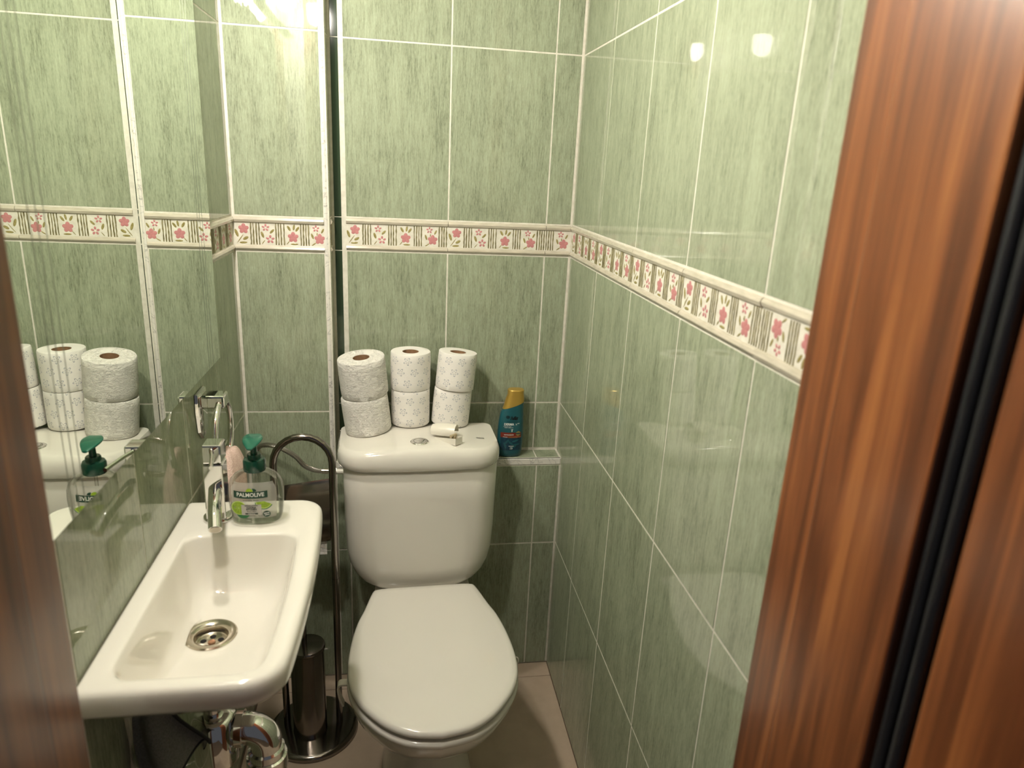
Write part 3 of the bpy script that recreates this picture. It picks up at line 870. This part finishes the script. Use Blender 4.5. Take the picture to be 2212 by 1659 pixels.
mesh_obj('loose_sheet', *loft_vf([[(sx - .04, SC[1] + .0285 - .0003 * k, .60 - .0142 * k), (sx + .012, SC[1] + .0285 - .0003 * k, .60 - .0142 * k), (sx + .012, SC[1] + .0291 - .0003 * k, .60 - .0142 * k), (sx - .04, SC[1] + .0291 - .0003 * k, .60 - .0142 * k)] for k in range(8)]), T['plain_roll'], hr)

# ------------------------------------------------------------------ water hose behind the stand
HY = -.13
hs = thing('supply_hose', 'braided steel water hose curving behind the steel stand', 'hose', (-.69, HY, .66))
hp = spline([(-.800, HY + .045, .700), (-.790, HY + .03, .728), (-.765, HY + .012, .740), (-.735, HY, .737), (-.70, HY, .714), (-.678, HY, .688), (-.655, HY, .676), (-.632, HY, .672)], 8)
tube('braided_hose', hp, .0062, T['hose'], hs, 14)
tube('ferrule', [(-.636, HY, .6720), (-.620, HY, .6715)], .0070, T['brass'], hs, 16)
tube('swivel', [(-.622, HY, .6715), (-.612, HY, .6712)], .0052, T['brass'], hs, 16)
tube('hex_nut', [(-.613, HY, .6712), (-.600, HY, .6708)], .0102, T['brass'], hs, 6, smooth=0)
tube('inlet_pipe', [(-.600, HY, .6708), (-.5815, HY, .6703)], .0070, T['wplastic'], hs, 14)
tube('elbow_valve', [(-.806, HY + .040, .6930), (-.800, HY + .046, .699), (-.800, LEDGE, .699)], .0085, T['brass'], hs, 14)

# ------------------------------------------------------------------ trap under the basin
tr = thing('bottle_trap', 'chrome bottle trap and elbow pipe under the washbasin', 'trap', (DC[0], DC[1], .46))
cx, cy = DC[0] - .007, DC[1]
lathe('tail_pipe', [(.016, 0), (.016, .10)], (cx, cy, .56), T['chrome'], tr, 24)
lathe('trap_cup', [(.006, .0), (.024, .002), (.0335, .010), (.0345, .018), (.0345, .092), (.030, .098), (.024, .101), (.017, .102)], (cx, cy, .462), T['chrome'], tr, 40)
lathe('union_nut', [(.0235, 0), (.0250, .002), (.0250, .017), (.0225, .020)], (cx, cy, .600), T['chrome'], tr, 36)
ey = cy - .005; ez = .533
tube('outlet_pipe', [(cx + .026, cy - .002, ez), (cx + .050, ey, ez)], .0185, T['chrome'], tr, 24)
tube('outlet_nut', [(cx + .035, ey, ez), (cx + .046, ey, ez)], .0290, T['chrome'], tr, 32)
pe = [(cx + .044, ey, ez)]
for i in range(0, 11):
    a = PI / 2 * i / 10; pe.append((cx + .048 + .031 * math.sin(a), ey, ez - .031 + .031 * math.cos(a)))
pe.append((cx + .079, ey, ez - .046))
tube('elbow', pe, .0255, T['chrome'], tr, 32)
lathe('coupling_nut', [(.0258, .058), (.0290, .055), (.0290, .042), (.0325, .040), (.0332, .016), (.0320, .013), (.0310, 0), (.0240, -.002)], (cx + .079, ey, ez - .097), T['chrome'], tr, 40)
lathe('drop_pipe', [(.0225, 0), (.0225, .435)], (cx + .079, ey, .003), T['chrome'], tr, 28)

# ------------------------------------------------------------------ charcoal cloth under the basin
cl = thing('cleaning_cloth', 'charcoal microfibre cloth with black hem hanging under the washbasin', 'cloth', (-.785, -.93, .52))
def clothpt(u, v):
    """u 0..1 across, v 0..1 down"""
    fold = math.sin(u * 2.6 * PI + .6) * (.006 + .024 * v)
    x = -.818 + (.045 + .040 * v ** .8) * u * 1.05 - .004 * math.sin(v * 5)
    y = -.935 + fold + .016 * v * (u - .5)
    tip = 1 - abs(u - 1.0) * 0
    z = .664 - v * (.075 + .105 * (1 - u) + .015 * math.sin(u * 7))
    return Vector((x, y, z))
NU, NV = 26, 22
vs = [tuple(clothpt(i / NU, j / NV)) for j in range(NV + 1) for i in range(NU + 1)]
fs = [[j * (NU + 1) + i, j * (NU + 1) + i + 1, (j + 1) * (NU + 1) + i + 1, (j + 1) * (NU + 1) + i] for j in range(NV) for i in range(NU)]
o = mesh_obj('fabric', vs, fs, T['cloth'], cl, smooth=70)
md = o.modifiers.new('thick', 'SOLIDIFY'); md.thickness = .0022; md.offset = 0
edge = [clothpt(1, j / NV) for j in range(NV + 1)] + [clothpt(1 - i / NU, 1) for i in range(1, NU + 1)]
tube('hem', edge, .0026, T['hem'], cl, 8)

# ------------------------------------------------------------------ towel ring and pink towel
RX = -.786; RY = -.452
ri = thing('towel_ring', 'chrome towel ring on a tapered wall plate beside the mirror', 'towel ring', (W, RY, .90))
pts = [(-.030, .990), (.030, .990), (.033, .955), (.026, .912), (.006, .893), (-.006, .893), (-.026, .912), (-.033, .955)]
loft('wall_plate', [[(W + .0015, RY + a, z) for a, z in pts], [(W + .0065, RY + a * .97, .94 + (z - .94) * .97) for a, z in pts], [(W + .0075, RY + a * .9, .94 + (z - .94) * .93) for a, z in pts]], T['chrome'], ri, smooth=30)
box('bracket', W + .006, RX + .011, RY - .020, RY + .020, .958, .984, T['chrome'], ri, .004, 2)
loop = []
for i in range(40):
    a = 2 * PI * i / 40
    yy = .066 * math.sin(a); zz = .899 + .071 * math.cos(a)
    loop.append((RX + .001 * math.cos(a), RY + yy * (1 - .04 * math.cos(a)), zz))
rings = []
for i in range(40):
    p = Vector(loop[i]); t = (Vector(loop[(i + 1) % 40]) - Vector(loop[i - 1])).normalized()
    a_ = Vector((1, 0, 0)); b_ = t.cross(a_).normalized()
    rings.append([tuple(p + (a_ * math.cos(2 * PI * j / 12) + b_ * math.sin(2 * PI * j / 12)) * .0064) for j in range(12)])
loft('ring', rings, T['chrome'], ri, wrap=True, smooth=60)
tw = thing('hand_towel', 'pale pink terry hand towel draped through the chrome towel ring', 'towel', (RX, RY, .60))
rings = []
for k in range(19):
    t = k / 18; z = .868 - .268 * t
    hy = (.052 + .022 * min(1, t * 3)) if k > 2 else (.020, .040, .049)[k]
    hx = (.010, .017, .021)[k] if k < 3 else .0235 + .004 * t
    ring = []
    for i in range(44):
        a = 2 * PI * i / 44
        wv = 1 + .11 * math.sin(6 * a + 1.3) * min(1, t * 4 + .2) + .05 * math.sin(11 * a + 4 * t)
        x = RX + .008 + hx * math.copysign(abs(math.cos(a)) ** .8, math.cos(a)) * wv
        y = RY + .006 + hy * math.sin(a) * (1 + .04 * math.sin(5 * t + a))
        ring.append((max(x, W + .004), y, z + .003 * math.sin(3 * a)))
    rings.append(ring)
sub(loft('folded_towel', rings, T['terry'], tw, smooth=80), 1)
# ------------------------------------------------------------------ soap bottle
SX, SY = -.6895, -.648
sb_ = thing('soap_dispenser', 'clear pump bottle of liquid soap with green pump on the washbasin', 'soap bottle', (SX, SY, ZS))
PROF = [(.0, .0365, .0205), (.002, .0400, .0235), (.010, .0430, .0255), (.028, .0455, .0270), (.050, .0465, .0275), (.066, .0455, .0270), (.078, .0415, .0250), (.086, .0345, .0220), (.0915, .0250, .0185), (.095, .0170, .0155), (.0975, .0150, .0150), (.1035, .0148, .0148)]
def prof_at(z):
    for a, b in zip(PROF[:-1], PROF[1:]):
        if a[0] <= z <= b[0]:
            t = (z - a[0]) / (b[0] - a[0]); return a[1] + (b[1] - a[1]) * t, a[2] + (b[2] - a[2]) * t
    return PROF[-1][1:]
def se(w_, d_, z, nn=2.5, n=56, sh=0.0):
    out = []
    for i in range(n):
        a = 2 * PI * i / n; c, s = math.cos(a), math.sin(a)
        out.append((SX + (w_ - sh) * math.copysign(abs(c) ** (2 / nn), c), SY + (d_ - sh) * math.copysign(abs(s) ** (2 / nn), s), ZS + .0008 + z))
    return out
loft('bottle', [se(b, c, a) for a, b, c in PROF], T['bottle'], sb_, True, False, smooth=60)
lq = [se(*prof_at(z), z, sh=.0014) for z in (.0015, .004, .010, .020, .030)]
loft('liquid_soap', lq, T['soap'], sb_, smooth=50)
ftr = []
for i in range(12):
    a = 2 * PI * i / 12; r = .026 if i % 2 else .010
    ftr.append((SX + r * math.cos(a), SY + .55 * r * math.sin(a), ZS + .0035))
mesh_obj('moulded_star', ftr + [(SX, SY, ZS + .010)], [[i, (i + 1) % 12, 12] for i in range(12)], T['soap'], sb_, smooth=0)
lathe('collar', [(.0180, 0), (.0187, .002), (.0187, .017), (.0170, .021), (.0120, .0225), (.0120, .028), (.0105, .030)], (SX, SY, ZS + .0945), T['pump'], sb_, 36)
tube('dip_tube', [(SX, SY, ZS + .010), (SX, SY, ZS + .10)], .0028, T['bottle'], sb_, 10)
lathe('pump_stem', [(.0058, 0), (.0052, .020)], (SX, SY, ZS + .122), T['pump'], sb_, 18)
hd = []
for k in range(13):
    t = k / 12; y = SY + .017 - .046 * t
    wx = .0190 * math.sin(PI * min(1, (t * .80 + .10))) ** .55 * (1 - .62 * t ** 1.6) + .0006
    zc = ZS + .1475 + .004 * (1 - t) ** 2 - .0045 * t * t
    hz = .0040 * math.sin(PI * min(.96, t * .84 + .10)) ** .7 + .0006
    hd.append([(SX - .001 + wx * math.cos(2 * PI * i / 20), y, zc + hz * math.sin(2 * PI * i / 20) + .0025 * (wx / .019) * abs(math.cos(2 * PI * i / 20)) ** 2) for i in range(20)])
loft('pump_head', hd, T['pump2'], sb_, smooth=60)

def srf(x, z, off):
    w_, d_ = prof_at(min(max(z, .001), .09))
    t = min(.985, abs(x) / w_)
    return (SX + x, SY - d_ * (1 - t ** 2.5) ** (1 / 2.5) - off, ZS + .0008 + z)
lab = mesh_obj('label', *(lambda g: (g[0], g[1]))(loft_vf([[srf((-1 + i / 8) * min(.0365, prof_at(.014 + .066 * j / 10)[0] - .0085), .014 + .066 * j / 10, .0004) for i in range(17)] for j in range(11)], False, False, False)), T['film'], sb_, smooth=60)
def on_label(name, vf_, m, off=.0007):
    v, f = vf_
    o = mesh_obj(name, [srf(x, z, off) for x, z in v], f, m, None, smooth=0)
    o.parent = lab
    for vv in o.data.vertices: vv.co -= sb_.location
    return o
def gridp(x0, x1, z0, z1, nx=12, nz=3, curve=0.0):
    v = []; xm = (x0 + x1) / 2; h = (x1 - x0) / 2
    for j in range(nz + 1):
        for i in range(nx + 1):
            x = x0 + (x1 - x0) * i / nx
            v.append((x, z0 + (z1 - z0) * j / nz - curve * (1 - ((x - xm) / h) ** 2)))
    return v, [[j * (nx + 1) + i, j * (nx + 1) + i + 1, (j + 1) * (nx + 1) + i + 1, (j + 1) * (nx + 1) + i] for j in range(nz) for i in range(nx)]
def disc(cx, cz, r, n=28, a0=0, a1=2 * PI):
    v = [(cx, cz)]; v += [(cx + r * math.cos(a0 + (a1 - a0) * i / n), cz + r * math.sin(a0 + (a1 - a0) * i / n)) for i in range(n + 1)]
    return v, [[0, i + 1, i + 2] for i in range(n)]
def txt(s, size, cx, cz, bold=0, shear=0, space=1.0, sx=1.0, rot=0, curve=0.0, half=1.0):
    v, f = text_mesh(s, size, bold, shear, space)
    c, q = math.cos(rot), math.sin(rot)
    return [(cx + (x * sx) * c - y * q, cz + (x * sx) * q + y * c - curve * (1 - (x * sx / half) ** 2)) for x, y, z in v], f
on_label('lime_tip', disc(-.0060, .0645, .0058, 20, 0, PI), T['lime'], .0006)
on_label('leaf_tip', disc(.0005, .0645, .0055, 16, .2, PI * .6), T['lgreen'], .00065)
on_label('banner', gridp(-.0325, .0235, .0535, .0660, 14, 2, .0016), T['lgreen'], .0009)
on_label('brand_lettering', txt('PALMOLIVE', .0098, -.0045, .0598, .00025, sx=.91, curve=.0014, half=.028), T['lwhite'], .0012)
on_label('small_lettering', txt('HYGIENE PLUS', .0030, -.0045, .0480, .00005, space=1.35), T['dtext'], .0008)
on_label('leaf_behind_lime', disc(-.0185, .0255, .0120, 24, PI, 2 * PI), T['leaf'], .0006)  # printed green half disc behind the lime slice
on_label('lime_rind', disc(-.0250, .0335, .0132, 32), T['limer'], .0007)
on_label('lime_slice', disc(-.0250, .0335, .0117, 32), T['lime'], .0009)
for k in range(8):
    a = .2 + 2 * PI * k / 8
    on_label('lime_vein', ([(-.0250 + .001 * math.cos(a + 1.57) * .25, .0335 + .001 * math.sin(a + 1.57) * .25), (-.0250 - .00025 * math.cos(a + 1.57), .0335 - .00025 * math.sin(a + 1.57)), (-.0250 + .0112 * math.cos(a), .0335 + .0112 * math.sin(a))], [[0, 1, 2]]), T['limer'], .0011)
on_label('wedge_rind', disc(.0170, .0455, .0150, 22, PI * 1.02, PI * 1.84), T['leaf'], .0006)
on_label('wedge_pith', disc(.0170, .0458, .0137, 22, PI * 1.02, PI * 1.84), T['limer'], .0008)
on_label('wedge_flesh', disc(.0172, .0462, .0122, 22, PI * 1.02, PI * 1.84), T['lime'], .0010)
on_label('text_panel', gridp(-.0205, .0125, .0205, .0405, 8, 3), T['lbox'], .0012)
on_label('small_lettering', txt('SAPONE LIQUIDO', .0027, -.004, .0387, .00008), T['dtext'], .0015)
on_label('kitchen_lettering', txt('CUCINA', .0041, -.004, .0350, .00014), T['dtext'], .0015)
on_label('kitchen_lettering', txt('KITCHEN', .0041, -.004, .0315, .00014), T['dtext'], .0015)
on_label('small_lettering', txt('Elimina Odori', .0027, -.004, .0278, .00005), T['dtext'], .0015)
on_label('dark_bar', gridp(-.0145, .0065, .0220, .0247, 4, 1), T['dtext'], .0015)
on_label('small_lettering', txt('Antibatterico', .0022, -.004, .0233, .00005), T['lwhite'], .0018)
on_label('size_badge', disc(.0205, .0215, .0060, 24), T['lgreen'], .0008)
on_label('badge_lettering', txt('MAXI', .0036, .0205, .0232, .0001, rot=.1), T['lwhite'], .0011)
on_label('badge_lettering', txt('500ml', .0030, .0208, .0198, .0001, rot=.1), T['lwhite'], .0011)

# ------------------------------------------------------------------ shampoo bottle on the ledge
HX, HYY, HZ = -.1425, -.0375, SHELF
sh = thing('shampoo_bottle', 'teal shampoo bottle with slanted gold cap on the tiled ledge', 'shampoo bottle', (HX, HYY, HZ))
SP = [(.0, .0285, .0150, 0), (.002, .0305, .0175, 0), (.012, .0330, .0195, 0), (.040, .0352, .0210, 0), (.075, .0352, .0212, 0), (.105, .0335, .0205, .001), (.130, .0305, .0192, .003), (.146, .0280, .0180, .005)]
def hp_at(z):
    for a, b in zip(SP[:-1], SP[1:]):
        if a[0] <= z <= b[0]:
            t = (z - a[0]) / (b[0] - a[0]); return [a[i] + (b[i] - a[i]) * t for i in (1, 2, 3)]
    return SP[-1][1:]
def he(w_, d_, dx, z, slope=0.0, nn=2.4, n=44):
    out = []
    for i in range(n):
        a = 2 * PI * i / n; c, s = math.cos(a), math.sin(a)
        x = w_ * math.copysign(abs(c) ** (2 / nn), c); y = d_ * math.copysign(abs(s) ** (2 / nn), s)
        out.append((HX + dx + x, HYY + y, HZ + .0005 + z + slope * x))
    return out
loft('bottle', [he(b, c, d, a) for a, b, c, d in SP[:-2]] + [he(.0312, .0195, .002, .128, .10), he(.0285, .0182, .0045, .1455, .36)], T['teal'], sh, smooth=60)
loft('cap', [he(.0288, .0185, .0045, .1462, .36), he(.0280, .0182, .0060, .151, .36), he(.0250, .0175, .0080, .166, .20), he(.0215, .0168, .0100, .179, .04), he(.0220, .0170, .0100, .1815, 0), he(.0222, .0170, .0100, .1885, 0), he(.0205, .0155, .0100, .1905, 0), he(.012, .009, .010, .191, 0)], T['gold'], sh, smooth=35)
def hsf(x, z, off):
    w_, d_, dx = hp_at(min(max(z, .001), .145))
    t = min(.985, abs(x - dx) / w_)
    return (HX + x, HYY - d_ * (1 - t ** 2.4) ** (1 / 2.4) - off, HZ + .0005 + z)
hl = mesh_obj('label', *loft_vf([[hsf(-.0280 + .056 * i / 14 * (1 if 1 else 1), .021 + .052 * j / 6, .0003) for i in range(15)] for j in range(7)], False, False, False), T['navy'], sh, smooth=60)
def on_h(name, vf_, m, off=.0006):
    v, f = vf_
    o = mesh_obj(name, [hsf(x, z, off) for x, z in v], f, m, None, smooth=0); o.parent = hl
    for vv in o.data.vertices: vv.co -= sh.location
    return o
def leafp(cx, cz, a, b, ang):
    v = [(cx, cz)]
    for i in range(14):
        t = 2 * PI * i / 14; x, z = a * math.cos(t), b * math.sin(t)
        v.append((cx + x * math.cos(ang) - z * math.sin(ang), cz + x * math.sin(ang) + z * math.cos(ang)))
    return v, [[0, 1 + i, 1 + (i + 1) % 14] for i in range(14)]
on_h('red_band', gridp(-.0285, .0275, .0585, .0730, 14, 2), T['red'], .0006)
on_h('copper_band', gridp(-.0080, .0270, .0580, .0618, 10, 1), T['copper'], .0009)
on_h('copper_square', gridp(-.0085, .0005, .0580, .0705, 3, 2), T['copper'], .0010)
on_h('gold_badge', disc(.0190, .0700, .0074, 6, .52, .52 + 2 * PI), T['goldp'], .0012)
on_h('badge_bar', gridp(.0125, .0255, .0688, .0716, 5, 1), T['navy'], .0015)
on_h('small_lettering', txt('REVITALIZANTE', .0036, -.007, .0668, .0001), T['lwhite'], .0014)
on_h('small_lettering', txt('hidratante', .0028, -.0165, .0606, .0001), T['lwhite'], .0013)
for cx_, cz_, an in ((-.012, .046, .9), (.012, .049, .3), (-.016, .035, 1.9), (.014, .038, .15), (.0, .042, 2.4), (.006, .030, .5)):
    on_h('leaf_print', leafp(cx_, cz_, .010, .0028, an), T['teal'], .0006)
on_h('small_lettering', txt('FORMULA', .0030, .001, .0335, .0001), T['lwhite'], .0010)
on_h('icon', join_vf(([(a, b) for a, b in gridp(-.0025, .0045, .0250, .0262, 2, 1)[0]], gridp(-.0025, .0045, .0250, .0262, 2, 1)[1]), gridp(-.0025, .0045, .0288, .0300, 2, 1), gridp(.0033, .0045, .0250, .0300, 1, 2)), T['lwhite'], .0010)
on_h('derma_lettering', txt('DERMA', .0088, -.0075, .0965, .00028, sx=.92), T['lwhite'], .0007)
on_h('derma_lettering', txt('X', .0065, .0125, .0960, 0), T['lwhite'], .0007)
on_h('small_lettering', txt('PRO', .0030, .0185, .0985, .0001), T['lwhite'], .0007)
on_h('small_lettering', txt('ANTICASPA PARA', .0026, -.0115, .0905, .00004), T['lwhite'], .0007)
on_h('small_lettering', txt('CUERO CABELLUDO', .0026, -.0075, .0873, .00004), T['lwhite'], .0007)
on_h('hair_icon', join_vf(gridp(-.0025, .0055, .0818, .0824, 2, 1), leafp(.0012, .0795, .0042, .0009, 1.5), disc(.0012, .0768, .0014, 12)), T['lwhite'], .0007)
on_h('logo_lettering', txt('h&s', .0150, .0050, .1140, .00045, .35, .85), T['black'], .0007)
on_h('logo_swirl', join_vf(*[([(-.0110 + r0 * math.cos(2 * PI * i / 24), .1170 + .8 * r0 * math.sin(2 * PI * i / 24)) for i in range(24)] + [(-.0110 + r1 * math.cos(2 * PI * i / 24), .1170 + .8 * r1 * math.sin(2 * PI * i / 24)) for i in range(24)], [[i, (i + 1) % 24, 24 + (i + 1) % 24, 24 + i] for i in range(24)]) for r0, r1 in ((.0052, .0034), (.0022, .0002))]), T['black'], .0007)
on_h('logo_underline', gridp(-.0135, .0160, .1035, .1044, 6, 1), T['black'], .0007)
